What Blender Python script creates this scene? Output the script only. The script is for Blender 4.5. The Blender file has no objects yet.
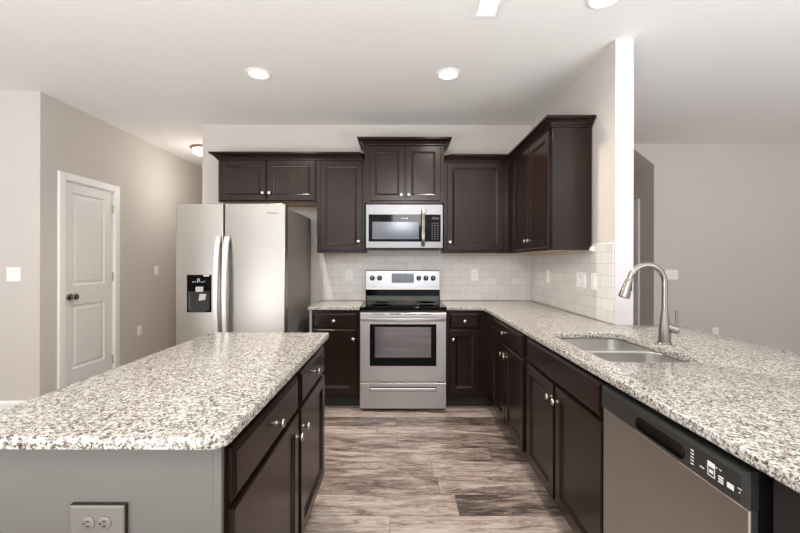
import bpy, bmesh, math, random
from mathutils import Vector, Matrix
PI = math.pi
SC = bpy.context.scene
COL = SC.collection
random.seed(4)

# ------------------------------------------------------------------ camera
H = 1.31
cam_d = bpy.data.cameras.new('camera')
cam = bpy.data.objects.new('camera', cam_d); COL.objects.link(cam)
cam.location = (0, 0, H)
cam.rotation_euler = (PI/2, math.radians(-0.12), 0)
cam_d.sensor_width = 36.0
cam_d.lens = 36.0*388/800
cam_d.shift_y = -4.5/800
cam_d.clip_start = 0.02
SC.camera = cam

# ------------------------------------------------------------------ world, daylight, exposure
w = bpy.data.worlds.new('sky'); SC.world = w; w.use_nodes = True
bg = w.node_tree.nodes['Background']
bg.inputs['Color'].default_value = (0.86, 0.93, 1.0, 1); bg.inputs['Strength'].default_value = 1.0

def area(name, loc, rot, sx, sy, power, color):
    l = bpy.data.lights.new(name, 'AREA'); l.shape = 'RECTANGLE'; l.size = sx; l.size_y = sy
    l.energy = power; l.color = color
    o = bpy.data.objects.new(name, l); COL.objects.link(o); o.location = loc; o.rotation_euler = rot
    return o
DAY = (0.93, 0.96, 1.0)
# daylight through the rear windows and the side one
def tilt(deg): return (PI/2+math.radians(deg), 0, PI)
area('daylight_rear_a', (-3.2, -4.02, 1.45), tilt(15), 2.4, 2.0, 20, DAY)
area('daylight_rear_b', (0.2, -4.02, 1.25), tilt(15), 2.4, 2.3, 32, DAY)
area('daylight_rear_c', (3.6, -4.02, 1.45), tilt(15), 1.6, 1.8, 12, DAY)
area('daylight_side', (-6.02, 0.4, 1.45), (PI/2+math.radians(15), 0, -PI/2), 2.4, 2.0, 12, DAY)
# two unseen fill lights added behind the camera, aimed up to brighten the ceiling
area('added_ceiling_fill_a', (-2.0, -1.9, 0.4), (PI, 0, 0), 2.6, 2.6, 175, (.94, .965, 1))
area('added_ceiling_fill_b', (3.0, -1.2, 0.4), (PI, 0, 0), 2.6, 2.6, 140, (.84, .91, 1))
# the photographer's flash on its stand over the camera, which throws the soft shadow under the wall cabinets
area('camera_flash', (0.15, -0.5, 2.35), (PI/2-math.radians(17), 0, 0), .6, .6, 17, (.97, .98, 1))
SC.view_settings.view_transform = 'Standard'
SC.view_settings.look = 'None'
SC.view_settings.gamma = 1.0
SC.view_settings.use_curve_mapping = False
SC.view_settings.exposure = 0.75
try:
    SC.cycles.use_denoising = True
    SC.cycles.max_bounces = 12
    SC.cycles.diffuse_bounces = 8
    SC.cycles.sample_clamp_indirect = 6.0
except Exception:
    pass

# ------------------------------------------------------------------ materials
def lin(r, g, b):
    f = lambda c: (c/255/12.92) if c/255 <= .04045 else ((c/255+.055)/1.055)**2.4
    return (f(r), f(g), f(b), 1)

def new_mat(name):
    m = bpy.data.materials.new(name); m.use_nodes = True
    nt = m.node_tree
    return m, nt, nt.nodes['Principled BSDF']

def N(nt, t, **kw):
    n = nt.nodes.new(t)
    for k, v in kw.items():
        if isinstance(k, str) and k in n.inputs: n.inputs[k].default_value = v
        else: setattr(n, k, v)
    return n

def ramp(nt, stops, interp='LINEAR'):
    r = nt.nodes.new('ShaderNodeValToRGB'); cr = r.color_ramp; cr.interpolation = interp
    while len(cr.elements) < len(stops): cr.elements.new(0.5)
    for e, (p, c) in zip(cr.elements, stops): e.position = p; e.color = c
    return r

def objco(nt, scale=(1, 1, 1)):
    # world position: things never move after they are placed, so grain runs on from part to part
    g = nt.nodes.new('ShaderNodeNewGeometry')
    mp = nt.nodes.new('ShaderNodeMapping'); mp.inputs['Scale'].default_value = scale
    nt.links.new(g.outputs['Position'], mp.inputs['Vector'])
    return mp.outputs['Vector']

def simple(name, col, rough=.5, metal=0.0, vary=.04, nscale=12.0, bump=0.0, coat=0.0, spec=.5, stretch=(1, 1, 1)):
    m, nt, b = new_mat(name)
    co = objco(nt, stretch)
    nz = N(nt, 'ShaderNodeTexNoise'); nz.inputs['Scale'].default_value = nscale; nz.inputs['Detail'].default_value = 3
    nt.links.new(co, nz.inputs['Vector'])
    lo = tuple(c*(1-vary) for c in col[:3])+(1,); hi = tuple(min(1, c*(1+vary)) for c in col[:3])+(1,)
    r = ramp(nt, [(.3, lo), (.7, hi)])
    nt.links.new(nz.outputs['Fac'], r.inputs['Fac']); nt.links.new(r.outputs['Color'], b.inputs['Base Color'])
    b.inputs['Roughness'].default_value = rough; b.inputs['Metallic'].default_value = metal
    b.inputs['Specular IOR Level'].default_value = spec
    if coat: b.inputs['Coat Weight'].default_value = coat; b.inputs['Coat Roughness'].default_value = .12
    if bump:
        bp = N(nt, 'ShaderNodeBump'); bp.inputs['Strength'].default_value = bump; bp.inputs['Distance'].default_value = .002
        nt.links.new(nz.outputs['Fac'], bp.inputs['Height']); nt.links.new(bp.outputs['Normal'], b.inputs['Normal'])
    return m

def emission(name, col, strength):
    m, nt, b = new_mat(name)
    b.inputs['Base Color'].default_value = (.9, .9, .88, 1)
    b.inputs['Emission Color'].default_value = col; b.inputs['Emission Strength'].default_value = strength
    return m

M = {}
M['wall'] = simple('wall_paint_greige', lin(204, 197, 190), .75, vary=.012, nscale=60, bump=.03)
M['white_wall'] = simple('wall_paint_white', lin(207, 202, 204), .7, vary=.01, nscale=60)
M['ceiling'] = simple('ceiling_paint', lin(240, 237, 233), .9, vary=.012, nscale=80, bump=.03)
M['trim'] = simple('white_trim_paint', lin(241, 239, 236), .35, vary=.01)
M['door'] = simple('door_paint', lin(233, 230, 226), .4, vary=.01)
M['espresso'] = simple('espresso_stained_wood', lin(31, 17, 12), .25, vary=.16, nscale=9, spec=.32, stretch=(3, 3, .5))
M['toe'] = simple('toe_kick_black', lin(26, 21, 19), .6)
M['birch'] = simple('cabinet_underside_birch', lin(190, 160, 128), .6, vary=.08, nscale=15)
M['nickel'] = simple('brushed_nickel', lin(205, 200, 192), .25, metal=1.0, vary=.03, nscale=40)
M['faucet'] = simple('brushed_nickel_faucet', lin(152, 146, 139), .27, metal=1.0, vary=.03, nscale=40)
M['steel'] = simple('brushed_stainless', lin(170, 169, 170), .27, metal=1.0, vary=.03, nscale=6, stretch=(1, 1, 90))
M['range_steel'] = simple('range_stainless', lin(194, 190, 190), .40, metal=1.0, vary=.03, nscale=6, stretch=(1, 1, 90))
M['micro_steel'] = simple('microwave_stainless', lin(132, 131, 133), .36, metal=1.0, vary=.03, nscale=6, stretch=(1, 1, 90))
M['steel_dark'] = simple('dark_stainless', lin(182, 176, 170), .40, metal=1.0, vary=.03, nscale=6, stretch=(60, 1, 1))
M['sink'] = simple('sink_stainless', lin(206, 204, 200), .33, metal=1.0, vary=.05, nscale=4, stretch=(1, 40, 1))
M['fridge_side'] = simple('fridge_side_grey', lin(112, 107, 103), .45, vary=.02)
M['black_gloss'] = simple('black_glass', lin(7, 7, 8), .06, vary=.02, spec=.14)
M['black'] = simple('black_plastic', lin(20, 20, 21), .35, vary=.02)
M['charcoal'] = simple('dishwasher_panel_black', lin(42, 43, 42), .38, vary=.03, nscale=30)
M['window_glass'] = simple('oven_window_glass', lin(120, 115, 118), .12, metal=.55, vary=.12, nscale=5, stretch=(.5, 1, 6))
M['micro_glass'] = simple('microwave_window_mesh', lin(88, 92, 98), .22, metal=.5, vary=.05, nscale=300)
M['display'] = simple('range_display', lin(120, 122, 130), .15, metal=.3, vary=.1, nscale=60)
M['plate'] = simple('white_wall_plate', lin(242, 240, 237), .35, vary=.005)
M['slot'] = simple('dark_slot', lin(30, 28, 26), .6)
M['grey_panel'] = simple('island_panel_grey', lin(106, 103, 98), .34, vary=.03, nscale=3)
M['grey_plate'] = simple('island_outlet_plate', lin(115, 111, 104), .35, vary=.02)
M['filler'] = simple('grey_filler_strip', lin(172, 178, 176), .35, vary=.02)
M['print'] = simple('white_print', lin(226, 226, 224), .6, vary=.01)
M['grey_print'] = simple('grey_print', lin(92, 90, 88), .6, vary=.01)
M['bulb'] = emission('downlight_lens', (1, .93, .84, 1), 9)
M['dome'] = emission('flush_dome_glass', (1, .94, .86, 1), 5)
M['knob_metal'] = simple('aged_nickel', lin(150, 142, 130), .25, metal=1.0)
M['fridge_steel'] = simple('refrigerator_stainless', lin(170, 165, 158), .32, metal=1.0, vary=.03, nscale=6, stretch=(1, 1, 90))
M['light_grey'] = simple('light_grey_plastic', lin(182, 180, 174), .45, vary=.01)
M['handle_steel'] = simple('handle_stainless', lin(226, 224, 223), .40, metal=1.0, vary=.02)
M['bronze'] = simple('satin_nickel_ring', lin(150, 132, 110), .35, metal=.8)

def granite():
    m, nt, b = new_mat('speckled_granite')
    L = nt.links.new
    co = objco(nt)
    nz = N(nt, 'ShaderNodeTexNoise'); nz.inputs['Scale'].default_value = 70; nz.inputs['Detail'].default_value = 2
    L(co, nz.inputs['Vector'])
    add = N(nt, 'ShaderNodeVectorMath', operation='MULTIPLY_ADD'); add.inputs[1].default_value = (.014, .014, .014)
    L(nz.outputs['Color'], add.inputs[0]); L(co, add.inputs[2])
    def cells(scale, ch, stops):
        v = N(nt, 'ShaderNodeTexVoronoi'); v.inputs['Scale'].default_value = scale; L(add.outputs[0], v.inputs['Vector'])
        sp = N(nt, 'ShaderNodeSeparateColor'); L(v.outputs['Color'], sp.inputs[0])
        r = ramp(nt, stops, 'CONSTANT'); L(sp.outputs[ch], r.inputs['Fac']); return r.outputs['Color']
    c1 = cells(160, 0, [(0, lin(108, 96, 86)), (.10, lin(142, 130, 118)), (.24, lin(165, 159, 150)), (.42, lin(184, 180, 173)), (.68, lin(198, 196, 190))])
    c2 = cells(235, 1, [(0, lin(60, 54, 50)), (.12, lin(160, 146, 132)), (.24, (1, 1, 1, 1))])
    mul = N(nt, 'ShaderNodeMix', data_type='RGBA', blend_type='MULTIPLY'); mul.inputs[0].default_value = .8
    L(c1, mul.inputs[6]); L(c2, mul.inputs[7])
    L(mul.outputs[2], b.inputs['Base Color'])
    b.inputs['Roughness'].default_value = .17; b.inputs['Specular IOR Level'].default_value = .4
    return m
M['granite'] = granite()

def planks():
    m, nt, b = new_mat('weathered_vinyl_plank')
    L = nt.links.new
    g = nt.nodes.new('ShaderNodeNewGeometry'); sp = N(nt, 'ShaderNodeSeparateXYZ'); L(g.outputs['Position'], sp.inputs[0])
    def mth(op, a, bv=None, c=None):
        n = N(nt, 'ShaderNodeMath', operation=op)
        for i, v in enumerate((a, bv, c)):
            if v is None: continue
            if isinstance(v, (int, float)): n.inputs[i].default_value = v
            else: L(v, n.inputs[i])
        return n.outputs[0]
    vy = mth('DIVIDE', sp.outputs['Y'], .182)
    row = mth('FLOOR', vy); fy = mth('FRACT', vy)
    wn = N(nt, 'ShaderNodeTexWhiteNoise', noise_dimensions='1D'); L(row, wn.inputs['W'])
    ux = mth('ADD', mth('DIVIDE', sp.outputs['X'], 1.22), mth('MULTIPLY', wn.outputs['Value'], 7.3))
    colm = mth('FLOOR', ux); fx = mth('FRACT', ux)
    cb = N(nt, 'ShaderNodeCombineXYZ'); L(row, cb.inputs[0]); L(colm, cb.inputs[1])
    wn2 = N(nt, 'ShaderNodeTexWhiteNoise', noise_dimensions='3D'); L(cb.outputs[0], wn2.inputs['Vector'])
    # grain coordinate: stretched along the plank, shifted from plank to plank
    cg = N(nt, 'ShaderNodeCombineXYZ'); L(mth('MULTIPLY', sp.outputs['X'], 1.0), cg.inputs[0]); L(sp.outputs['Y'], cg.inputs[1])
    L(mth('MULTIPLY', wn2.outputs['Value'], 40.0), cg.inputs[2])
    def grain(sx, sy, scale, detail, dist):
        mp = nt.nodes.new('ShaderNodeMapping'); mp.inputs['Scale'].default_value = (sx, sy, 1)
        L(cg.outputs[0], mp.inputs['Vector'])
        n = N(nt, 'ShaderNodeTexNoise'); n.inputs['Scale'].default_value = scale; n.inputs['Detail'].default_value = detail
        n.inputs['Roughness'].default_value = .65; n.inputs['Distortion'].default_value = dist
        L(mp.outputs[0], n.inputs['Vector']); return n.outputs['Fac']
    g1 = grain(1.3, 7, 2.4, 7, .8)
    g2 = grain(1.5, 22, 6, 6, .4)
    g4 = grain(5, 34, 9, 4, .2)
    tone = mth('ADD', mth('MULTIPLY', mth('SUBTRACT', g1, .5), 1.9), mth('MULTIPLY', mth('SUBTRACT', g2, .5), .8))
    tone = mth('ADD', tone, mth('MULTIPLY', mth('SUBTRACT', g4, .5), .7))
    tone = mth('ADD', tone, mth('MULTIPLY', mth('SUBTRACT', wn2.outputs['Value'], .5), .46))
    tone = mth('ADD', tone, .50)
    r = ramp(nt, [(.10, lin(66, 57, 53)), (.28, lin(100, 88, 81)), (.45, lin(138, 122, 112)), (.62, lin(168, 152, 141)), (.85, lin(192, 179, 169))])
    L(tone, r.inputs['Fac'])
    # dark weathered knots and splits
    g3 = grain(1.0, 4.2, 3.6, 6, 1.8)
    r3 = ramp(nt, [(.30, (.34, .33, .36, 1)), (.36, (.6, .58, .6, 1)), (.41, (1, 1, 1, 1))]); L(g3, r3.inputs['Fac'])
    g5 = grain(2.2, 26, 4, 6, 1.0)
    r5 = ramp(nt, [(.35, (.38, .35, .34, 1)), (.43, (.95, .95, .95, 1)), (.58, (1, 1, 1, 1)), (.68, (1.2, 1.19, 1.18, 1))]); L(g5, r5.inputs['Fac'])
    m5 = N(nt, 'ShaderNodeMix', data_type='RGBA', blend_type='MULTIPLY'); m5.inputs[0].default_value = .75
    mu = N(nt, 'ShaderNodeMix', data_type='RGBA', blend_type='MULTIPLY'); mu.inputs[0].default_value = .9
    L(r.outputs['Color'], mu.inputs[6]); L(r3.outputs['Color'], mu.inputs[7])
    gap = mth('MAXIMUM', mth('LESS_THAN', fy, .018), mth('LESS_THAN', fx, .0022))
    mg = N(nt, 'ShaderNodeMix', data_type='RGBA'); L(mth('MULTIPLY', gap, .8), mg.inputs[0])
    L(mu.outputs[2], m5.inputs[6]); L(r5.outputs['Color'], m5.inputs[7]); L(m5.outputs[2], mg.inputs[6]); mg.inputs[7].default_value = lin(70, 58, 52)
    L(mg.outputs[2], b.inputs['Base Color'])
    b.inputs['Roughness'].default_value = .42
    bp = N(nt, 'ShaderNodeBump'); bp.inputs['Strength'].default_value = .12; bp.inputs['Distance'].default_value = .003
    L(g2, bp.inputs['Height']); L(bp.outputs[0], b.inputs['Normal'])
    return m
M['planks'] = planks()

def tiles(name, axis):
    m, nt, b = new_mat(name); L = nt.links.new
    g = nt.nodes.new('ShaderNodeNewGeometry'); sp = N(nt, 'ShaderNodeSeparateXYZ'); L(g.outputs['Position'], sp.inputs[0])
    cb = N(nt, 'ShaderNodeCombineXYZ'); L(sp.outputs[axis], cb.inputs[0])
    sub = N(nt, 'ShaderNodeMath', operation='SUBTRACT'); sub.inputs[1].default_value = .915; L(sp.outputs['Z'], sub.inputs[0]); L(sub.outputs[0], cb.inputs[1])
    br = N(nt, 'ShaderNodeTexBrick'); br.offset = .5
    br.inputs['Color1'].default_value = lin(222, 219, 215); br.inputs['Color2'].default_value = lin(213, 209, 205)
    br.inputs['Mortar'].default_value = lin(186, 180, 174)
    br.inputs['Scale'].default_value = 1; br.inputs['Brick Width'].default_value = .155; br.inputs['Row Height'].default_value = .0775
    br.inputs['Mortar Size'].default_value = .0016; br.inputs['Mortar Smooth'].default_value = .1; br.inputs['Bias'].default_value = 0
    L(cb.outputs[0], br.inputs['Vector']); L(br.outputs['Color'], b.inputs['Base Color'])
    b.inputs['Roughness'].default_value = .18
    bp = N(nt, 'ShaderNodeBump', invert=True); bp.inputs['Strength'].default_value = .4; bp.inputs['Distance'].default_value = .002
    L(br.outputs['Fac'], bp.inputs['Height']); L(bp.outputs[0], b.inputs['Normal'])
    return m
M['tile_back'] = tiles('subway_tile_back', 'X')
M['tile_right'] = tiles('subway_tile_right', 'Y')

# ------------------------------------------------------------------ mesh helpers
ORG = {}
def ident(u, d, v): return (u, d, v)
def face_front(Y): return lambda u, d, v: (u, Y-d, v)     # looks towards the camera (-Y)
def face_minus_x(X): return lambda u, d, v: (X-d, u, v)
def face_plus_x(X): return lambda u, d, v: (X+d, u, v)
def face_down(Z): return lambda u, d, v: (u, v, Z-d)

class MB:
    def __init__(s, mp=ident): s.bm = bmesh.new(); s.mp = mp; s.ang = 32
    def v(s, u, d, w): return s.bm.verts.new(s.mp(u, d, w))
    def f(s, vs):
        try: return s.bm.faces.new(vs)
        except ValueError: return None
    def box(s, x0, x1, y0, y1, z0, z1):
        c = [s.v(x, y, z) for z in (z0, z1) for x, y in ((x0, y0), (x1, y0), (x1, y1), (x0, y1))]
        for q in ((0, 1, 2, 3), (4, 5, 6, 7), (0, 1, 5, 4), (1, 2, 6, 5), (2, 3, 7, 6), (3, 0, 4, 7)): s.f([c[i] for i in q])
        return s
    def loops(s, rings, cap0=True, cap1=True):
        vs = [[s.v(*p) for p in r] for r in rings]
        n = len(vs[0])
        for a, b in zip(vs, vs[1:]):
            for i in range(n): s.f([a[i], a[(i+1) % n], b[(i+1) % n], b[i]])
        if cap0: s.f(vs[0])
        if cap1: s.f(vs[-1])
        return s
    def rect(s, u0, u1, v0, v1, prof):
        s.ang = 8
        # nested rectangles: (inset, depth) pairs from the back edge to the centre panel
        s.loops([[(u0+i, d, v0+i), (u1-i, d, v0+i), (u1-i, d, v1-i), (u0+i, d, v1-i)] for i, d in prof])
        return s
    def lathe(s, u, v, prof, n=20, d0=0.0):
        # turned about the outward axis d through (u, v)
        rs = [[(u+r*math.cos(2*PI*k/n), d0+h, v+r*math.sin(2*PI*k/n)) for k in range(n)] for r, h in prof]
        return s.loops(rs)
    def prism(s, poly, a, b, axis='d'):
        if axis == 'd': rs = [[(x, t, z) for x, z in poly] for t in (a, b)]
        elif axis == 'v': rs = [[(x, y, t) for x, y in poly] for t in (a, b)]
        else: rs = [[(t, y, z) for y, z in poly] for t in (a, b)]
        return s.loops(rs)
    def tube(s, pts, rad, n=12):
        pts = [Vector(p) for p in pts]
        rads = rad if isinstance(rad, (list, tuple)) else [rad]*len(pts)
        up = None; rings = []
        for i, p in enumerate(pts):
            t = (pts[min(i+1, len(pts)-1)]-pts[max(i-1, 0)]).normalized()
            if up is None:
                up = Vector((0, 1, 0)) if abs(t.y) < .9 else Vector((1, 0, 0))
            x = (up-t*up.dot(t)).normalized(); y = t.cross(x); up = x
            rings.append([tuple(p+rads[i]*(math.cos(2*PI*k/n)*x+math.sin(2*PI*k/n)*y)) for k in range(n)])
        return s.loops(rings)
    def sweep(s, prof, path):
        # path: list of (x, y, nx, ny): point plus mitred outward offset; prof: closed (out, z) loop
        rings = [[(x+o*nx, y+o*ny, z) for o, z in prof] for x, y, nx, ny in path]
        return s.loops(rings)
    def build(s, name, mat, parent=None, bevel=0.0, seg=2, smooth=True):
        bmesh.ops.remove_doubles(s.bm, verts=s.bm.verts, dist=1e-6)
        bmesh.ops.recalc_face_normals(s.bm, faces=s.bm.faces)
        org = ORG.get(parent.name, Vector((0, 0, 0))) if parent else Vector((0, 0, 0))
        bmesh.ops.translate(s.bm, verts=s.bm.verts, vec=-org)
        me = bpy.data.meshes.new(name); s.bm.to_mesh(me); s.bm.free()
        if smooth:
            for p in me.polygons: p.use_smooth = True
            me.set_sharp_from_angle(angle=math.radians(s.ang))
        o = bpy.data.objects.new(name, me); COL.objects.link(o)
        me.materials.append(M[mat])
        if parent: o.parent = parent
        ORG[o.name] = org
        if bevel:
            md = o.modifiers.new('edge', 'BEVEL'); md.width = bevel; md.segments = seg
            md.limit_method = 'ANGLE'; md.angle_limit = math.radians(40); md.harden_normals = False
        return o

def tag(o, label, cat, group=None, kind=None):
    o['label'] = label; o['category'] = cat
    if group: o['group'] = group
    if kind: o['kind'] = kind
    return o
def thing(name, label, cat, loc, group=None):
    o = bpy.data.objects.new(name, None); COL.objects.link(o); o.location = loc; o.empty_display_size = .05
    ORG[o.name] = Vector(loc)
    return tag(o, label, cat, group)
def struct(name, mb, mat, label=None, bevel=0.0):
    o = mb.build(name, mat, None, bevel, smooth=bool(bevel)); o['kind'] = 'structure'
    if label: o['label'] = label
    return o
def text_part(name, body, size, mp, u, d, v, mat, parent, sx=1.0):
    c = bpy.data.curves.new(name, 'FONT'); c.body = body; c.size = size; c.align_x = 'CENTER'; c.align_y = 'CENTER'; c.extrude = .0004
    t = bpy.data.objects.new(name, c); COL.objects.link(t)
    bpy.context.view_layer.update()
    me = bpy.data.meshes.new_from_object(t.evaluated_get(bpy.context.evaluated_depsgraph_get()))
    COL.objects.unlink(t); bpy.data.objects.remove(t)
    mb = MB(mp)
    vs = [mb.v(u+q.co.x*sx, d+q.co.z, v+q.co.y) for q in me.vertices]
    for p in me.polygons: mb.f([vs[i] for i in p.vertices])
    return mb.build(name, mat, parent, smooth=False)

def round_poly(pts, radii, n=6):
    out = []
    m = len(pts)
    for i, (p, r) in enumerate(zip(pts, radii)):
        p = Vector(p); a = Vector(pts[i-1]); b = Vector(pts[(i+1) % m])
        if r <= 0: out.append(tuple(p)); continue
        da = (a-p).normalized(); db = (b-p).normalized()
        ang = da.angle(db); t = r/math.tan(ang/2)
        s = p+da*t; e = p+db*t; c = p+(da+db).normalized()*(r/math.sin(ang/2))
        a0 = math.atan2(*(s-c).yx); a1 = math.atan2(*(e-c).yx); dl = (a1-a0+PI) % (2*PI)-PI
        for k in range(n+1):
            q = a0+dl*k/n; out.append((c.x+r*math.cos(q), c.y+r*math.sin(q)))
    return out

def slab(name, outline, holes, z0, z1, mat, ease=.005):
    c = bpy.data.curves.new(name, 'CURVE'); c.dimensions = '2D'; c.fill_mode = 'BOTH'
    for pl in [outline]+holes:
        sp = c.splines.new('POLY'); sp.points.add(len(pl)-1); sp.use_cyclic_u = True
        for q, (x, y) in zip(sp.points, pl): q.co = (x, y, 0, 1)
    c.extrude = (z1-z0)/2-ease; c.bevel_depth = ease; c.bevel_resolution = 2; c.offset = -ease
    t = bpy.data.objects.new(name, c); COL.objects.link(t); bpy.context.view_layer.update()
    me = bpy.data.meshes.new_from_object(t.evaluated_get(bpy.context.evaluated_depsgraph_get()))
    COL.objects.unlink(t); bpy.data.objects.remove(t)
    me.name = name
    me.transform(Matrix.Translation((0, 0, (z0+z1)/2)))
    bm = bmesh.new(); bm.from_mesh(me); bmesh.ops.remove_doubles(bm, verts=bm.verts, dist=1e-5)
    bmesh.ops.recalc_face_normals(bm, faces=bm.faces); bm.to_mesh(me); bm.free()
    for p in me.polygons: p.use_smooth = True
    me.set_sharp_from_angle(angle=math.radians(32))
    me.materials.clear(); me.materials.append(M[mat])
    o = bpy.data.objects.new(name, me); COL.objects.link(o)
    return o

# ------------------------------------------------------------------ the room
CZ = 2.735
YW, XW, YE = 4.04, 1.37, 2.472            # back wall, kitchen side wall, end of that wall
XL, YN = -3.02, 3.255                     # hall side wall and the corner where it turns
YF = 4.66                                 # far wall of the living room
struct('floor', MB().box(-6.12, 6.12, -4.12, 7.62, -.1, 0), 'planks')
struct('ceiling', MB().box(-6.12, 6.12, -4.12, 7.62, CZ, CZ+.1), 'ceiling')
struct('wall_back', MB().box(-2.06, XW, YW, YW+.12, 0, CZ), 'wall')
struct('wall_kitchen_side', MB().box(XW, XW+.117, YE+.004, YF, 0, CZ), 'wall')
struct('trim_1', MB().box(XW, XW+.117, YE, YE+.0035, 0, CZ), 'white_wall')
struct('wall_near_left', MB().box(-6, XL-.12, YN, YN+.12, 0, CZ), 'wall')
D0, D1, DZ = 3.487, 4.097, 2.045
struct('wall_left', MB().box(XL-.12, XL, YN, D0, 0, CZ).box(XL-.12, XL, D1, 7.5, 0, CZ).box(XL-.12, XL, D0, D1, DZ, CZ), 'wall')
struct('wall_hall_end', MB().box(XL-.12, -1.94, 7.5, 7.62, 0, CZ), 'wall')
struct('wall_hall_right', MB().box(-2.06, -1.94, YW+.12, 7.5, 0, CZ), 'wall')
struct('wall_far', MB().box(3.05, 6.0, YF, YF+.12, 0, CZ).box(XW+.117, 2.05, YF, YF+.12, 0, CZ), 'wall')
struct('wall_passage_right', MB().box(3.05, 3.17, YF+.12, 6.3, 0, CZ), 'wall')
struct('wall_passage_left', MB().box(1.93, 2.05, YF+.12, 6.3, 0, CZ), 'wall')
struct('wall_passage_end', MB().box(1.93, 3.17, 6.3, 6.42, 0, CZ), 'wall')
struct('ceiling_passage', MB().prism([(3.05, 2.485), (3.05, CZ), (2.05, CZ), (2.05, 2.67), (2.81, 2.67)], YF, 6.3, 'd'), 'wall')
struct('wall_right', MB().box(6.0, 6.12, -4, YF+.12, 0, CZ), 'wall')
def holed(axis, c0, c1, a0, a1, wins):
    # a wall along one axis with rectangular window openings (a, b, z0, z1)
    mb = MB(); bx = (lambda p, q, z0, z1: mb.box(p, q, c0, c1, z0, z1)) if axis == 'x' else (lambda p, q, z0, z1: mb.box(c0, c1, p, q, z0, z1))
    p = a0
    for (s, e, z0, z1) in wins:
        bx(p, s, 0, CZ); 
        if z0 > 0: bx(s, e, 0, z0)
        bx(s, e, z1, CZ); p = e
    bx(p, a1, 0, CZ); return mb
REAR = [(-4.4, -2.0, .45, 2.45), (-1.0, 1.4, .1, 2.4), (2.8, 4.4, .55, 2.35)]
SIDE = [(-.8, 1.6, .45, 2.45)]
struct('wall_rear', holed('x', -4.12, -4.0, -6, 6, REAR), 'wall')
struct('wall_outer_left', holed('y', -6.12, -6.0, -4, YN, SIDE), 'wall')
for i, (a, b, z0, z1) in enumerate(REAR):
    mb = MB()
    for p in (a, (a+b)/2-.03, b-.06): mb.box(p, p+.06, -4.0, -3.95, z0, z1)
    mb.box(a, b, -4.0, -3.955, z0, z0+.06).box(a, b, -4.0, -3.955, z1-.06, z1)
    struct('window_%d' % (i+1), mb, 'trim')
a, b, z0, z1 = SIDE[0]
mb = MB()
for p in (a, (a+b)/2-.03, b-.06): mb.box(-6.0, -5.95, p, p+.06, z0, z1)
mb.box(-6.0, -5.955, a, b, z0, z0+.06).box(-6.0, -5.955, a, b, z1-.06, z1)
struct('window_4', mb, 'trim')
# baseboards
def baseb(name, mp, u0, u1):
    struct(name, MB(mp).loops(
        [[(u, d, z) for d, z in ((.0005, .001), (.014, .001), (.014, .115), (.008, .135), (.0005, .14))] for u in (u0, u1)]), 'trim')
baseb('baseboard_near_left', face_front(YN), -6, XL-.0)
baseb('baseboard_left', face_plus_x(XL), 4.175, 7.48)
baseb('baseboard_far', face_front(YF), 3.05, 6.0)
# tiled splash
struct('wall_tile_back', MB().box(-.795, XW-.0085, YW-.008, YW-.0005, .9155, 1.43), 'tile_back')
struct('wall_tile_side', MB().box(XW-.008, XW-.0005, YE+.01, YW-.0005, .9155, 1.43), 'tile_right')
struct('trim_2', MB().box(XW-.009, XW-.0005, YE+.01, 2.755, 1.4305, 1.438), 'trim')

# door in the hall wall
dr = bpy.data.objects.new('door_1', None); COL.objects.link(dr); dr.location = (XL, (D0+D1)/2, 0); ORG['door_1'] = Vector(dr.location)
tag(dr, 'white two panel interior door in the beige hall wall', 'door', kind='structure')
fx = face_plus_x(XL)
mb = MB(fx)
U = [(D0+.012, 3.587), (3.98, D1-.012)]
for u0, u1 in U: mb.box(u0, u1, -.045, -.008, .012, DZ-.012)
for z0, z1 in ((.012, .31), (.905, 1.085), (1.945, DZ-.012)): mb.box(3.587, 3.98, -.045, -.008, z0, z1)
for z0, z1 in ((.31, .905), (1.085, 1.945)):
    mb.rect(3.587, 3.98, z0, z1, [(0, -.04), (0, -.008), (.012, -.017), (.026, -.017), (.044, -.0105), (.05, -.0105)])
leaf = mb.build('door_leaf', 'door', dr)
mb = MB(fx)
for u0, u1, z0, z1 in ((D0-.068, D0+.004, 0.001, DZ+.066), (D1-.004, D1+.068, 0.001, DZ+.066)):
    mb.rect(u0, u1, z0, z1, [(0, .0005), (0, .012), (.006, .018), (.014, .018)])
mb.rect(D0+.0045, D1-.0045, DZ-.004, DZ+.066, [(0, .0005), (0, .012), (.006, .018), (.014, .018)])
mb.build('door_casing', 'trim', dr)
mb = MB(fx)
mb.box(D0, D0+.01, -.11, 0, 0, DZ).box(D1-.01, D1, -.11, 0, 0, DZ).box(D0, D1, -.11, 0, DZ-.01, DZ)
mb.build('door_jamb', 'trim', dr)
kn = MB(fx).lathe(D0+.065, .985, [(.034, -.008), (.034, 0), (.028, .006), (.013, .01), (.013, .03), (.024, .036), (.031, .05), (.028, .062), (.014, .07)], 24).build('door_knob', 'knob_metal', dr)
for z in (.28, 1.15, 1.86):
    MB(fx).box(D1-.022, D1-.004, -.006, .003, z-.045, z+.045).build('hinge', 'nickel', dr)
# passage door beyond the living room
d2 = bpy.data.objects.new('door_2', None); COL.objects.link(d2); d2.location = (3.05, 5.4, 0); ORG['door_2'] = Vector(d2.location)
tag(d2, 'white door casing inside the dark passage beyond the faucet', 'door', kind='structure')
fm = face_minus_x(3.05)
MB(fm).rect(4.935, 5.005, .001, 2.12, [(0, .0005), (0, .012), (.006, .018), (.014, .018)]).rect(5.0055, 5.85, 2.05, 2.12, [(0, .0005), (0, .012), (.006, .018), (.014, .018)]).build('door_casing', 'trim', d2)
MB(fm).box(5.006, 5.8, .0005, .006, .01, 2.049).build('door_leaf', 'door', d2)

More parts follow.
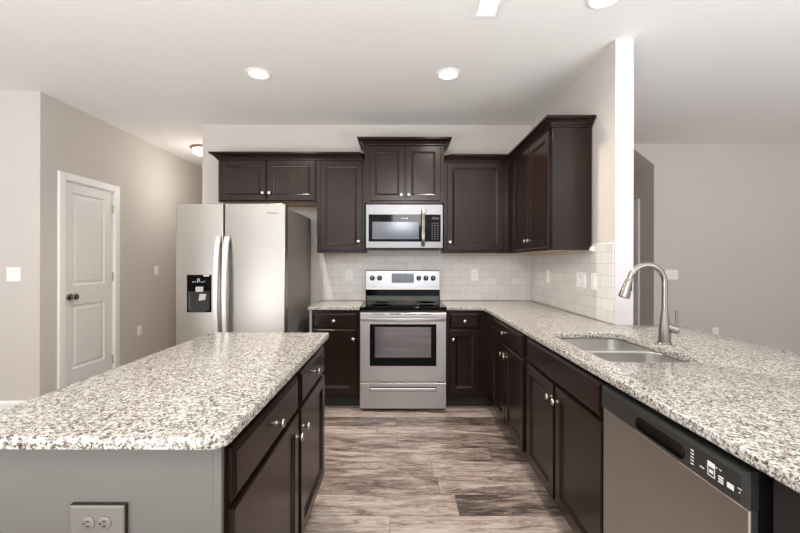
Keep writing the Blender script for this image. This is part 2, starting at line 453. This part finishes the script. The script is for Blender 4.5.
# ------------------------------------------------------------------ cabinetry builders
DOOR = [(0, 0), (0, .015), (.004, .019), (.052, .019), (.057, .0145), (.064, .0125), (.07, .009), (.075, .009)]
DRAWER = [(0, 0), (0, .011), (.003, .0135), (.016, .019), (.02, .019)]
def knob(mp, u, v, parent, d0=.019):
    return MB(mp).lathe(u, v, [(.009, 0), (.0065, .003), (.0055, .013), (.007, .016), (.0135, .019), (.0155, .023), (.0135, .0275), (.006, .03)], 16, d0).build('knob', 'nickel', parent)
def door(mp, u0, u1, v0, v1, parent, ku, kv):
    # two pieces: the rails and stiles, and the recessed field
    o = MB(mp).rect(u0, u1, v0, v1, DOOR).build('door', 'espresso', parent)
    if ku is not None: knob(mp, ku, kv, o)
    return o
def drawer(mp, u0, u1, v0, v1, parent, ku=None, kv=None, name='drawer'):
    o = MB(mp).rect(u0, u1, v0, v1, DRAWER).build(name, 'espresso', parent)
    if ku is not None: knob(mp, ku, kv, o)
    return o
CROWN = [(-.004, 0), (.010, 0), (.012, .002), (.012, .014), (.021, .016), (.024, .022), (.032, .031), (.044, .040), (.052, .043), (.052, .046), (.063, .047), (.065, .049), (.065, .064), (-.004, .064)]
def crown(z, path, parent):
    return MB().sweep([(o, z+h) for o, h in CROWN], path).build('crown_moulding', 'espresso', parent)

UB, UT = 1.395, 2.292       # wall cabinets, underside and top
YU = 3.735                  # their face
def wall_box(x0, x1, y0, y1, z0, z1, parent):
    MB().box(x0, x1, y0, y1, z0+.003, z1).build('carcass', 'espresso', parent, .0015)
    MB().box(x0+.02, x1-.02, y0+.02, y1-.01, z0, z0+.0025).build('underside', 'birch', parent)

# over the refrigerator
t = thing('wall_cabinet', 'short dark two-door wall cabinet above the refrigerator', 'cabinet', (-1.275, YU, 1.88))
ff = face_front(YU)
wall_box(-1.75, -.801, YU, 4.03, 1.88, UT, t)
door(ff, -1.738, -1.288, 1.897, 2.284, t, -1.314, 1.968); door(ff, -1.274, -.814, 1.897, 2.284, t, -1.250, 1.968)
crown(UT-.004, [(-1.75, 4.03, -1, 0), (-1.75, YU, -1, -1), (-.801, YU, 0, -1)], t)
# tall single door left of the microwave
t = thing('wall_cabinet', 'dark single-door wall cabinet between the refrigerator and the microwave', 'cabinet', (-.57, YU, UB))
wall_box(-.80, -.341, YU, 4.03, UB, UT, t)
door(ff, -.765, -.364, 1.418, 2.280, t, -.398, 1.506)
crown(UT-.004, [(-.80, YU, 0, -1), (-.341, YU, -1, -1)], t)
# above the microwave
YC = 3.70
t = thing('wall_cabinet', 'raised dark two-door wall cabinet directly above the microwave', 'cabinet', (.04, YC, 1.865))
fc = face_front(YC)
wall_box(-.34, .420, YC, 4.03, 1.868, 2.43, t)
door(fc, -.288, .041, 1.892, 2.412, t, .012, 1.945); door(fc, .055, .384, 1.892, 2.412, t, .082, 1.945)
crown(2.42, [(-.34, 4.03, -1, 0), (-.34, YC, -1, -1), (.420, YC, 1, -1), (.420, 4.03, 1, 0)], t)
# right of the microwave
t = thing('wall_cabinet', 'dark single-door wall cabinet right of the microwave, running into the corner', 'cabinet', (.75, YU, UB))
UT2 = 2.274
wall_box(.421, 1.36, YU, 4.03, UB, UT2, t)
door(ff, .45, .988, 1.418, 2.262, t, .479, 1.50)
XR = 1.083
crown(UT2-.004, [(.421, YU, 1, -1), (XR, YU, -1, -1)], t)
# on the side wall
t = thing('wall_cabinet', 'dark two-door wall cabinet on the side wall with its plain end showing', 'cabinet', (XR, 3.25, UB))
fr = face_minus_x(XR)
wall_box(XR, 1.361, 2.757, YU-.001, UB, UT2, t)
door(fr, 2.795, 3.215, 1.418, 2.260, t, 3.185, 1.487); door(fr, 3.23, 3.64, 1.418, 2.260, t, 3.262, 1.487)
crown(UT2-.004, [(XR, YU-.001, -1, -1), (XR, 2.757, -1, -1), (1.361, 2.757, 0, -1)], t)

# base cabinets
BT, TK = .8825, .11
YB, XB = 3.46, .775
def toe(parent, *b): MB().box(*b, 0.001, TK).build('toe_kick', 'toe', parent)
fb = face_front(YB)
t = thing('base_cabinet', 'dark base cabinet with one drawer and door, left of the range', 'cabinet', (-.58, YB, 0))
MB().box(-.785, -.362, YB, 4.02, TK, BT).build('carcass', 'espresso', t, .0015)
MB().box(-.807, -.7855, YB, 4.02, .001, BT).build('filler_strip', 'filler', t)
toe(t, -.785, -.362, YB+.07, YB+.09)
drawer(fb, -.778, -.381, .722, .855, t, -.585, .787)
door(fb, -.778, -.381, .14, .708, t, -.412, .627)
t = thing('base_cabinet', 'narrow dark base cabinet with one drawer and door, right of the range', 'cabinet', (.6, YB, 0))
MB().box(.416, 1.355, YB, 4.02, TK, BT).build('carcass', 'espresso', t, .0015)
toe(t, .416, .775+.07, YB+.07, YB+.09)
drawer(fb, .442, .704, .722, .858, t, .576, .787)
door(fb, .442, .704, .14, .708, t, .474, .625)
fs = face_minus_x(XB)
t = thing('base_cabinet', 'dark base cabinet with one wide drawer over two doors, next to the inside corner', 'cabinet', (XB, 2.9, 0))
MB().box(XB, 1.355, 2.346, YB-.001, TK, BT).build('carcass', 'espresso', t, .0015)
toe(t, XB+.07, XB+.09, 2.346, YB-.001)
drawer(fs, 2.39, 3.16, .722, .858, t, 2.79, .80)
door(fs, 2.80, 3.18, .14, .708, t, 2.84, .64); door(fs, 2.39, 2.787, .14, .708, t, 2.745, .64)
t = thing('sink_cabinet', 'dark sink base cabinet with a plain false front over two doors', 'cabinet', (XB, 1.9, 0))
mb = MB()
mb.box(XB, 1.355, 2.325, 2.345, TK, BT).box(XB, 1.355, 1.447, 1.467, TK, BT).box(XB, 1.355, 1.467, 2.325, TK, TK+.02)
mb.box(1.335, 1.355, 1.467, 2.325, TK+.02, BT)
mb.box(XB, XB+.02, 1.467, 2.325, .845, BT).box(XB, XB+.02, 1.467, 2.325, .69, .74).box(XB, XB+.02, 1.467, 2.325, TK+.02, .155).box(XB, XB+.02, 1.875, 1.92, .155, .69)
mb.build('carcass', 'espresso', t, .0015)
toe(t, XB+.07, XB+.09, 1.447, 2.345)
drawer(fs, 1.457, 2.312, .722, .858, t, name='false_front')
door(fs, 1.912, 2.312, .14, .708, t, 1.938, .640); door(fs, 1.457, 1.888, .14, .708, t, 1.862, .640)
t = thing('end_panel', 'near black panel closing the peninsula beside the dishwasher', 'panel', (XB, .7, 0))
MB().box(XB, 1.355, .52, .805, TK, BT).build('carcass', 'toe', t, .0015)
toe(t, XB+.07, XB+.09, .52, .800)
# peninsula back panel under the overhang
tag(MB().box(1.357, 1.372, .52, YE-.004, .001, BT).build('back_panel', 'wall', None), 'painted panel backing the peninsula cabinets under the counter overhang', 'panel')

# island
XI = -.43
fi = face_plus_x(XI)
t = thing('island_cabinet', 'island cabinet nearest the dark outlet panel, one drawer over one door', 'cabinet', (XI, 1.28, 0))
MB().box(-1.03, XI, .952, 1.60, TK, BT).build('carcass', 'espresso', t, .0015)
toe(t, XI-.09, XI-.07, .952, 1.60)
drawer(fi, .966, 1.58, .708, .846, t, 1.293, .772)
door(fi, .966, 1.58, .145, .693, t, 1.545, .612)
t = thing('island_cabinet', 'island cabinet at the end facing the range, one drawer over one door', 'cabinet', (XI, 1.87, 0))
MB().box(-1.03, XI, 1.601, 2.145, TK, BT).build('carcass', 'espresso', t, .0015)
toe(t, XI-.09, XI-.07, 1.601, 2.145)
drawer(fi, 1.625, 2.125, .708, .846, t, 1.868, .785)
door(fi, 1.625, 2.125, .145, .693, t, 1.652, .612)
t = thing('island_end_panel', 'grey painted end panel under the island counter, holding an outlet', 'panel', (-.73, .945, 0))  # a thin painted board fixed to the island's near end, not a wall
MB().box(-1.04, -.4505, .940, .951, .001, BT).build('board', 'grey_panel', t, .001)
MB().box(-.450, -.431, .937, .951, .001, BT).build('corner_batten', 'grey_panel', t, .001)

# ------------------------------------------------------------------ granite
o = slab('countertop', round_poly([(-1.06, .873), (-.395, .873), (-.395, 2.178), (-1.06, 2.178)], [.03, .035, .02, .02]), [], .884, .914, 'granite')
tag(o, 'speckled granite island top with rounded corners', 'countertop')
o = slab('countertop', [(-.815, 3.428), (-.356, 3.428), (-.356, 4.03), (-.815, 4.03)], [], .884, .914, 'granite', .004)
tag(o, 'short granite counter piece between refrigerator and range', 'countertop')
HOLE = round_poly([(.835, 1.545), (1.22, 1.545), (1.22, 2.18), (.835, 2.18)], [.05, .07, .07, .05], 8)
OUT = round_poly([(.4125, 4.03), (.4125, 3.428), (.735, 3.428), (.735, .47), (1.76, .47), (1.76, 2.462), (1.36, 2.462), (1.36, 4.03)],
                 [0, 0, .035, .03, .03, .04, 0, 0])
o = slab('countertop', OUT, [HOLE], .884, .914, 'granite')
tag(o, 'long granite counter running from the range round to the sink peninsula', 'countertop')

# ------------------------------------------------------------------ sink
t = thing('kitchen_sink', 'double bowl stainless undermount sink set in the granite peninsula', 'sink', (1.03, 1.86, .70))
def rr(x0, x1, y0, y1, r, z): return [(x, y, z) for x, y in round_poly([(x0, y0), (x1, y0), (x1, y1), (x0, y1)], [r]*4, 6)]
def bowl(y0, y1, oy0, oy1, name):
    x0, x1 = .828, 1.227
    R = [rr(.806, 1.25, oy0, oy1, .03, .8815), rr(.806, 1.25, oy0, oy1, .03, .8832), rr(x0-.004, x1+.004, y0-.004, y1+.004, .07, .8832), rr(x0, x1, y0, y1, .07, .879),
         rr(x0+.006, x1-.006, y0+.006, y1-.006, .065, .74), rr(x0+.018, x1-.018, y0+.018, y1-.018, .06, .71), rr(x0+.05, x1-.05, y0+.05, y1-.05, .045, .701),
         rr(x0+.15, x1-.15, y0+.11, y1-.11, .01, .699)]
    return MB().loops(R, cap0=False).build(name, 'sink', t)
bowl(1.540, 1.857, 1.515, 1.870, 'bowl'); bowl(1.884, 2.185, 1.8705, 2.210, 'bowl')
for yc in (1.70, 2.03):
    MB(lambda u, d, v: (u, v, d)).lathe(1.03, yc, [(.045, .7005), (.045, .704), (.04, .705), (.034, .702), (.01, .7015)], 24).build('drain', 'nickel', t)

# ------------------------------------------------------------------ faucet
FX, FY = 1.286, 1.885
t = thing('faucet', 'tall gooseneck pull-down faucet in brushed nickel beside the sink', 'faucet', (FX, FY, .914))
up = lambda u, d, v: (u, v, d)
MB(up).lathe(FX, FY, [(.031, .9145), (.031, .919), (.0275, .923), (.0265, .96), (.0245, .99), (.0200, 1.03), (.0160, 1.065), (.0137, 1.08)], 28).build('body', 'faucet', t)
R = .086; cz = 1.213
pts = [(FX, FY, 1.078), (FX, FY, 1.14), (FX, FY, cz)] + [(FX-R+R*math.cos(a), FY, cz+R*math.sin(a)) for a in [PI*k/18 for k in range(1, 17)]]
lx, ly, lz = pts[-1]
pts.append((lx-.004, FY, lz-.012))
MB().tube(pts, .0132, 16).build('spout', 'faucet', t)
ax = Vector((-.30, 0, -.95)).normalized(); p0 = Vector(pts[-1])
sp = [p0+ax*h for h in (0, .004, .03, .075, .092, .096)]
hd = MB().tube([tuple(p) for p in sp], [.0135, .0160, .0185, .0240, .0250, .021], 18).build('spray_head', 'faucet', t)
q = p0+ax*.045
MB().box(q.x+.014, q.x+.024, FY-.007, FY+.007, q.z-.016, q.z+.014).build('button', 'black', hd, .002)
MB().tube([(FX+.010, FY-.004, 1.000), (FX+.032, FY-.014, .990), (FX+.050, FY-.022, .984), (FX+.054, FY-.024, .983)], [.017, .0195, .0185, .014], 18).build('valve_hub', 'faucet', t)
MB().tube([(FX+.043, FY-.018, .998), (FX+.046, FY-.018, 1.035), (FX+.043, FY-.018, 1.080)], [.0075, .0066, .0055], 10).build('lever', 'faucet', t)

# ------------------------------------------------------------------ range
RX0, RX1, YR = -.3505, .4075, 3.383
t = thing('range', 'freestanding stainless electric range with black cooktop', 'range', (.029, YR, 0))
MB().box(RX0+.004, RX1-.004, YR+.04, 4.02, .03, .885).build('body', 'black', t)
for x in (RX0+.05, RX1-.05):
    for y in (YR+.09, 3.95): MB(up).lathe(x, y, [(.016, .001), (.016, .03)], 12).build('foot', 'black', t)
MB().box(RX0-.001, RX1+.001, YR+.012, 3.965, .8855, .916).build('cooktop', 'black_gloss', t, .004)
mbr = [(-.19, 3.53, .10), (.23, 3.53, .085), (-.19, 3.80, .075), (.23, 3.80, .095)]
for (x, y, r) in mbr:
    x += .02
    MB(up).lathe(x, y, [(r, .9162), (r, .9166), (r-.004, .9166), (r-.004, .9162)], 36).build('burner_ring', 'charcoal', t)
fo = face_front(YR+.04)
# oven door: steel frame round a black glass field
dd = MB(fo).rect(RX0+.002, RX1-.002, .263, .865, [(0, 0), (0, .036), (.004, .04), (.01, .04)]).build('oven_door', 'range_steel', t)
MB(fo).rect(-.262, .319, .403, .768, [(0, .0402), (0, .042), (.002, .043), (.004, .043)]).build('door_glass', 'black_gloss', dd)
MB(fo).rect(-.218, .272, .478, .742, [(0, .0431), (0, .0436), (.002, .0438)]).build('oven_window', 'window_glass', dd)
hp = []; 
for k in range(17):
    u = RX0+.012+(RX1-RX0-.024)*k/16; b = math.sin(PI*k/16)
    hp.append((u, YR-.022-.032*b**.7, .818))
hb = MB()
rings = []
for (x, y, z) in hp: rings.append([(x, y-.011, z-.013), (x, y-.013, z), (x, y-.011, z+.013), (x, y+.004, z+.018), (x, y+.012, z+.010), (x, y+.012, z-.010), (x, y+.004, z-.018)])
hb.loops(rings)
hdl = hb.build('door_handle', 'range_steel', dd)
for x in (RX0+.022, RX1-.022): MB().box(x-.011, x+.011, YR-.012, YR+.001, .803, .833).build('handle_post', 'steel', hdl, .003)
# vent slits above the handle
mb = MB(fo)
for x in (-.24, -.09, .04, .17): mb.box(x, x+.10, .0401, .041, .852, .858)
mb.build('vent_slit', 'black', dd)
dw = MB(fo).rect(RX0+.002, RX1-.002, .030, .256, [(0, 0), (0, .036), (.004, .04), (.01, .04)]).build('storage_drawer', 'range_steel', t)
MB(fo).rect(-.262, .318, .178, .222, [(0, .0402), (0, .0412), (.001, .0412)]).build('grip_recess', 'black', dw)
MB(fo).rect(-.259, .315, .181, .212, [(0, .0414), (0, .045), (.006, .049), (.008, .049)]).build('drawer_grip', 'range_steel', dw)
# backguard
bk = MB().prism([(3.966, .917), (3.966, 1.028), (3.955, 1.036), (3.968, 1.218), (3.985, 1.224), (4.025, 1.224), (4.025, .917)], RX0, RX1, 'u').build('backguard', 'black_gloss', t)
MB().prism([(3.9545, 1.046), (3.9665, 1.2175), (3.9695, 1.2175), (3.9575, 1.046)], RX0+.003, RX1-.003, 'u').build('control_panel', 'steel', bk)
MB().prism([(3.949, 1.030), (3.9535, 1.0455), (3.9575, 1.0455), (3.956, 1.030)], RX0+.003, RX1-.003, 'u').build('lower_lip', 'steel_dark', bk)
MB().prism([(3.944, .9175), (3.962, .965), (3.9655, .965), (3.9655, .9175)], RX0+.012, RX1-.012, 'u').build('vent_ledge', 'charcoal', bk)
def bgface(u, d, v): return (u, 3.9545+(v-1.046)*.07-d, v)
MB(bgface).rect(-.085, .142, 1.098, 1.194, [(0, .0005), (0, .003), (.003, .004), (.005, .004)]).build('display', 'display', bk)
mb = MB(bgface)
for i in range(7):
    for j in range(2): mb.box(-.06+i*.028, -.046+i*.028, .0042, .0046, 1.116+j*.04, 1.122+j*.04)
mb.build('lettering', 'grey_print', bk)
for x in (-.283, -.208, .192, .266, .339):
    k = MB(bgface).lathe(x, 1.146, [(.026, .0005), (.026, .004), (.021, .007), (.0195, .028), (.016, .031), (.005, .031)], 20).build('burner_knob', 'black', bk)
    MB(bgface).box(x-.0025, x+.0025, .0312, .033, 1.146, 1.164).build('pointer', 'print', k)

# ------------------------------------------------------------------ microwave
MX0, MX1, YM = -.326, .407, 3.676
t = thing('microwave', 'stainless over-the-range microwave under the raised wall cabinet', 'microwave', (.04, YM, 1.438))
MB().box(MX0+.006, MX1-.006, YM+.035, 4.025, 1.434, 1.862).build('body', 'black', t)
fmw = face_front(YM+.035)
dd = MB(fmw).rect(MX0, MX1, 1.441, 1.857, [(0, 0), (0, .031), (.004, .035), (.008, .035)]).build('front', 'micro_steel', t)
MB(fmw).rect(-.298, .385, 1.503, 1.760, [(0, .0352), (0, .037), (.002, .038), (.004, .038)]).build('door_glass', 'black_gloss', dd)
MB(fmw).rect(-.263, .178, 1.527, 1.690, [(0, .0382), (0, .0388), (.002, .039)]).build('window', 'micro_glass', dd)
mb = MB(fmw)
for j in range(8):
    for i in range(3): mb.box(.298+i*.026, .312+i*.026, .0382, .0386, 1.527+j*.021, 1.533+j*.021)
mb.build('keypad_print', 'grey_print', dd)
MB(fmw).box(.300, .368, .0382, .0386, 1.712, 1.735).build('clock_window', 'black', dd)
MB(fmw).box(.246, .249, .0352, .0356, 1.761, 1.855).build('door_seam', 'grey_print', dd)
hb = MB(); rings = []
for k in range(13):
    z = 1.462+(1.805-1.462)*k/12; b = math.sin(PI*k/12)**.6; y = YM-.012-.034*b
    rings.append([(.200, y, z), (.205, y-.012, z), (.218, y-.016, z), (.231, y-.012, z), (.236, y, z), (.228, y+.008, z), (.208, y+.008, z)])
hb.loops(rings); hd = hb.build('door_handle', 'faucet', t)
for z in (1.472, 1.795): MB().box(.207, .229, YM-.014, YM+.002, z-.01, z+.01).build('handle_post', 'steel', hd)
text_part('logo', 'Whirlpool', .016, fmw, .04, .0384, 1.724, 'print', dd)
MB().box(MX0+.03, MX1-.03, YM+.06, 3.95, 1.428, 1.4335).build('underside_grille', 'charcoal', t)

# ------------------------------------------------------------------ refrigerator
FR0, FR1, YFR = -1.772, -.906, 3.057
t = thing('refrigerator', 'stainless side-by-side refrigerator with ice dispenser', 'refrigerator', (-1.33, YFR, 0))
MB().box(FR0+.008, FR1-.004, YFR+.082, 3.96, .03, 1.748).build('body', 'fridge_side', t, .003)
MB().box(FR0+.02, FR1-.02, YFR+.03, YFR+.081, .012, .052).build('kick_grille', 'black', t)
for x in (FR0+.08, FR1-.08):
    for y in (YFR+.15, 3.9): MB(up).lathe(x, y, [(.02, .001), (.02, .03)], 12).build('foot', 'black', t)
ffr = face_front(YFR+.075)
SPL = -1.392
def fdoor(u0, u1, parent):
    # gently crowned front
    rs = []; n = 10
    for z in (.055, 1.767):
        ring = [(u0, 0, z), (u0, .062, z)]
        for k in range(n+1):
            s = k/n; ring.append((u0+.006+(u1-u0-.012)*s, .068+.007*math.sin(PI*s), z))
        ring += [(u1, .062, z), (u1, 0, z)]
        rs.append(ring)
    return MB(ffr).loops(rs).build('door', 'fridge_steel', parent, .0025)
da = fdoor(FR0, SPL-.004, t); db = fdoor(SPL+.004, FR1, t)
MB(ffr).box(FR0+.01, FR1-.006, -.006, -.0005, .06, 1.76).build('gasket', 'black', t)
for (hx, par) in ((-1.423, da), (-1.357, db)):
    rings = []
    for k in range(19):
        z = .62+(1.508-.62)*k/18; s = math.sin(PI*k/18)**.55; y = YFR-.010-.05*s
        rings.append([(hx-.019, y+.006, z), (hx-.019, y-.010, z), (hx-.015, y-.014, z), (hx+.015, y-.014, z), (hx+.019, y-.010, z), (hx+.019, y+.006, z)])
    h = MB().loops(rings).build('door_handle', 'handle_steel', par)
    for z in (.645, 1.483): MB().box(hx-.013, hx+.013, YFR-.012, YFR+.006, z-.018, z+.018).build('handle_post', 'steel', h)
# dispenser
dz0, dz1, du0, du1 = .910, 1.206, -1.677, -1.486
dp = MB(ffr).rect(du0, du1, dz0, dz1, [(0, .0705), (0, .078), (.004, .080), (.008, .080)]).build('dispenser', 'black_gloss', da)
MB(ffr).rect(du0+.012, du1-.012, dz0+.012, dz0+.165, [(0, .0801), (.0, .0815), (.008, .0815), (.014, .0803), (.02, .0803)]).build('alcove', 'black', dp)
MB(ffr).box(-1.602, -1.545, .0802, .092, 1.073, 1.112).build('ice_chute', 'light_grey', dp, .002)
MB(ffr).loops([[(-1.580, d, 1.003), (-1.528, d, 1.010), (-1.520, d+.0, 1.056), (-1.572, d, 1.056)] for d in (.082, .090)]).build('paddle', 'light_grey', dp, .002)
MB(ffr).box(-1.546, -1.500, .0802, .0808, 1.194, 1.203).build('sticker', 'print', dp)
mb = MB(ffr)
for i, du in enumerate((-1.632, -1.614, -1.596, -1.578, -1.560, -1.542)): mb.box(du, du+.007, .0802, .0806, 1.146+(.004 if i % 2 else 0), 1.152+(.004 if i % 2 else 0))
mb.lathe(-1.585, 1.166, [(.011, .0802), (.011, .0806), (.008, .0806), (.008, .0802)], 20)
mb.build('icon_print', 'print', dp)
MB(ffr).box(du0+.03, du1-.03, .0802, .095, dz0+.006, dz0+.016).build('drip_tray', 'charcoal', dp)
text_part('logo', 'Whirlpool', .019, ffr, -1.010, .0742, 1.694, 'grey_print', db)

# ------------------------------------------------------------------ dishwasher
t = thing('dishwasher', 'stainless dishwasher with black control strip in the peninsula', 'dishwasher', (.755, 1.13, 0))
DY0, DY1 = .832, 1.438
fd = face_minus_x(.772)
MB().box(.776, 1.33, DY0+.004, DY1-.004, .10, .866).build('tub', 'black', t)
MB().box(.80, .82, DY0+.004, DY1-.004, .001, .10).build('toe_kick', 'toe', t)
MB(fd).rect(DY0+.003, DY1-.003, .115, .775, [(0, 0), (0, .016), (.003, .019), (.008, .019)]).build('door', 'steel_dark', t)
# control strip: moulded bar with a scooped finger pocket
cs = MB(fd).rect(DY0+.001, DY1-.001, .7765, .860, [(0, 0), (0, .018), (.003, .024), (.012, .029), (.016, .029)]).build('control_strip', 'charcoal', t)
pk = round_poly([(1.010, .790), (1.222, .790), (1.222, .830), (1.010, .830)], [.019]*4, 6)
def off(pl, s):
    cx = sum(p[0] for p in pl)/len(pl); cy = sum(p[1] for p in pl)/len(pl)
    return [(cx+(x-cx)*(1-s*.18), cy+(y-cy)*(1-s)) for x, y in pl]
MB(fd).loops([[(u, .0291, v) for u, v in pk], [(u, .0305, v) for u, v in off(pk, .05)], [(u, .0305, v) for u, v in off(pk, .12)], [(u, .0294, v) for u, v in off(pk, .3)]]).build('finger_pocket', 'black_gloss', cs)
mb = MB(fd)
for j in range(5): mb.box(.980, .990, .0291, .0295, .798+j*.0085, .801+j*.0085)
mb.box(.946, .960, .0291, .0295, .806, .809)
mb.box(0.914, 0.936, .0291, .0295, .822, .834).box(0.914, 0.936, .0291, .0295, .800, .802).box(0.914, 0.916, .0291, .0295, .802, .822).box(0.934, 0.936, .0291, .0295, .802, .822)
mb.box(0.919, 0.931, .0291, .0295, .808, .816)
mb.box(0.907, 0.914, .0291, .0295, .828, .830).box(0.895, 0.902, .0291, .0295, .828, .830)
for j in range(3): mb.box(0.890, 0.904, .0291, .0295, .800+j*.006, .8035+j*.006)
mb.box(0.862, 0.880, .0291, .0295, .802, .814).box(0.842, 0.852, .0291, .0295, .815, .817).box(0.846, 0.849, .0291, .0295, .806, .809)
mb.build('lettering', 'print', cs)

# ------------------------------------------------------------------ wall plates
def plate(mp, u, v, wd, ht, label, kinds, cat, group=None, mat='plate', name='outlet', deep=.006, horiz=False):
    x, y, z = mp(u, 0, v)
    t = thing(name, label, cat, (x, y, v-ht/2), group)
    pl = MB(mp).rect(u-wd/2, u+wd/2, v-ht/2, v+ht/2, [(0, deep*.76 if mat == 'grey_plate' else .0006), (0, deep*.8), (.004, deep), (.008, deep)]).build('cover_plate', mat, t)
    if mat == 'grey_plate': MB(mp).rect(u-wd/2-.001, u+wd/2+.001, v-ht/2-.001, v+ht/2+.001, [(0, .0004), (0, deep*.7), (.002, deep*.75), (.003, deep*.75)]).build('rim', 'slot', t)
    n = len(kinds)
    for i, k in enumerate(kinds):
        c = u+(i-(n-1)/2)*.046
        if k == 'toggle':
            MB(mp).rect(c-.017, c+.017, v-.033, v+.033, [(0, deep), (0, deep+.001), (.002, deep+.003), (.003, deep+.003)]).build('rocker', mat, t)
        else:
            for s in (-.0195, .0195):
                cu, cv = (c+s, v) if horiz else (c, v+s)
                mb = MB(mp).lathe(cu, cv, [(.0168, deep), (.0168, deep+.002), (.0145, deep+.003), (.004, deep+.003)], 18)
                rc = mb.build('receptacle', mat, t)
                sl = MB(mp)
                for e in (-.006, .006):
                    if horiz: sl.box(cu-.003, cu+.006, deep+.0031, deep+.0035, cv+e-.0014, cv+e+.0014)
                    else: sl.box(cu+e-.0012, cu+e+.0012, deep+.0031, deep+.0035, cv-.002, cv+.006)
                if horiz: sl.lathe(cu-.008, cv, [(.0026, deep+.0031), (.0026, deep+.0035)], 8)
                else: sl.lathe(cu, cv-.008, [(.0026, deep+.0031), (.0026, deep+.0035)], 8)
                sl.build('slot', 'slot', rc)
    return t
fB = face_front(YW-.008); fS = face_minus_x(XW-.008)
plate(fB, -.53, 1.172, .072, .115, 'white outlet on the tiled wall left of the range', ['outlet'], 'outlet')
plate(fB, .775, 1.178, .072, .115, 'white outlet on the tiled back wall right of the range', ['outlet'], 'outlet')
plate(fS, 3.56, 1.178, .072, .115, 'white switch plate on the side wall tile nearest the inside corner', ['toggle'], 'switch', name='light_switch')
plate(fS, 2.915, 1.18, .150, .118, 'wide white switch plate on the side wall tile under the cabinet end', ['toggle', 'outlet', 'toggle'], 'switch', name='light_switch')
plate(fS, 2.722, 1.178, .072, .118, 'single white plate on the side wall tile closest to the white wall end', ['toggle'], 'switch', name='light_switch')
plate(face_front(YN), -3.238, 1.20, .118, .118, 'white double switch plate on the wall beside the hall corner', ['toggle', 'toggle'], 'switch', name='light_switch')
plate(fx, 4.81, 1.198, .072, .115, 'white switch on the hall wall between the door and the refrigerator', ['toggle'], 'switch', name='light_switch')
plate(fx, 4.50, .51, .072, .115, 'white outlet low on the hall wall right of the door', ['outlet'], 'outlet')
fF = face_front(YF)
plate(fF, 3.26, 1.165, .15, .118, 'white switch plate on the living room wall behind the faucet', ['toggle', 'toggle'], 'switch', name='light_switch')
plate(fF, 3.79, .475, .072, .115, 'white outlet low on the living room wall showing just above the counter edge', ['outlet'], 'outlet')
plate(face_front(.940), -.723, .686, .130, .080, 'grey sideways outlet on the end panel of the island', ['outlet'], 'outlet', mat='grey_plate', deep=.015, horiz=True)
# little cable clip under the end of the side wall cabinet
t = thing('cable_clip', 'small white clip on the wall below the side cabinet end', 'clip', (1.36, 2.73, 1.385))
MB(fS).rect(2.715, 2.748, 1.388, 1.424, [(0, .0005), (0, .014), (.004, .018), (.006, .018)]).build('base', 'plate', t)
MB(fS).lathe(2.731, 1.400, [(.008, .018), (.008, .028), (.004, .030)], 12).build('stud', 'plate', t)

# ------------------------------------------------------------------ ceiling fittings
fz = face_down(CZ)
def downlight(x, y, label, p):
    t = thing('recessed_light', label, 'ceiling light', (x, y, CZ-.012), 'recessed ceiling lights')
    MB(fz).lathe(x, y, [(.096, .0005), (.096, .003), (.090, .007), (.078, .009), (.066, .004), (.066, .0005)], 36).build('trim_ring', 'ceiling', t)
    MB(fz).lathe(x, y, [(.0655, .001), (.0655, .003), (.04, .0035), (.01, .004)], 32).build('lens', 'bulb', t)
    l = bpy.data.lights.new('bulb', 'SPOT'); l.energy = p; l.color = (1, .91, .80); l.spot_size = math.radians(150); l.spot_blend = .7; l.shadow_soft_size = .06
    o = bpy.data.objects.new('bulb', l); COL.objects.link(o); o.parent = t; o.location = (0, 0, -.012)
downlight(-1.076, 2.94, 'recessed ceiling light in front of the refrigerator cabinets', 60)
downlight(.364, 2.94, 'recessed ceiling light in front of the range', 60)
downlight(1.10, 2.085, 'recessed ceiling light above the sink, cut by the top of the picture', 7)
t = thing('ceiling_vent', 'white slatted air vent in the ceiling above the aisle', 'vent', (.49, 2.1, CZ-.01))
MB(fz).rect(.41, .565, 1.93, 2.256, [(0, .0005), (0, .004), (.006, .007), (.02, .007), (.022, .003), (.024, .003)]).build('frame', 'trim', t)
for k in range(12):
    y = 1.958+k*.0225
    MB(fz).loops([[(u, d, y+e) for d, e in ((.0032, 0), (.010, .008), (.0115, .007), (.0047, -.001))] for u in (.434, .541)]).build('slat', 'trim', t)
t = thing('flush_light', 'round flush ceiling light with frosted dome in the hall', 'ceiling light', (-2.46, 4.87, CZ-.1))
MB(fz).lathe(-2.46, 4.87, [(.155, .0005), (.158, .012), (.150, .028), (.135, .03)], 36).build('ring', 'bronze', t)
MB(fz).lathe(-2.46, 4.87, [(.136, .0285), (.132, .045), (.115, .07), (.08, .092), (.035, .103), (.01, .105)], 36).build('dome', 'dome', t)
l = bpy.data.lights.new('hall_bulb', 'POINT'); l.energy = 5; l.color = (1, .95, .89); l.shadow_soft_size = .2
o = bpy.data.objects.new('hall_bulb', l); COL.objects.link(o); o.parent = t; o.location = (0, 0, -.45)
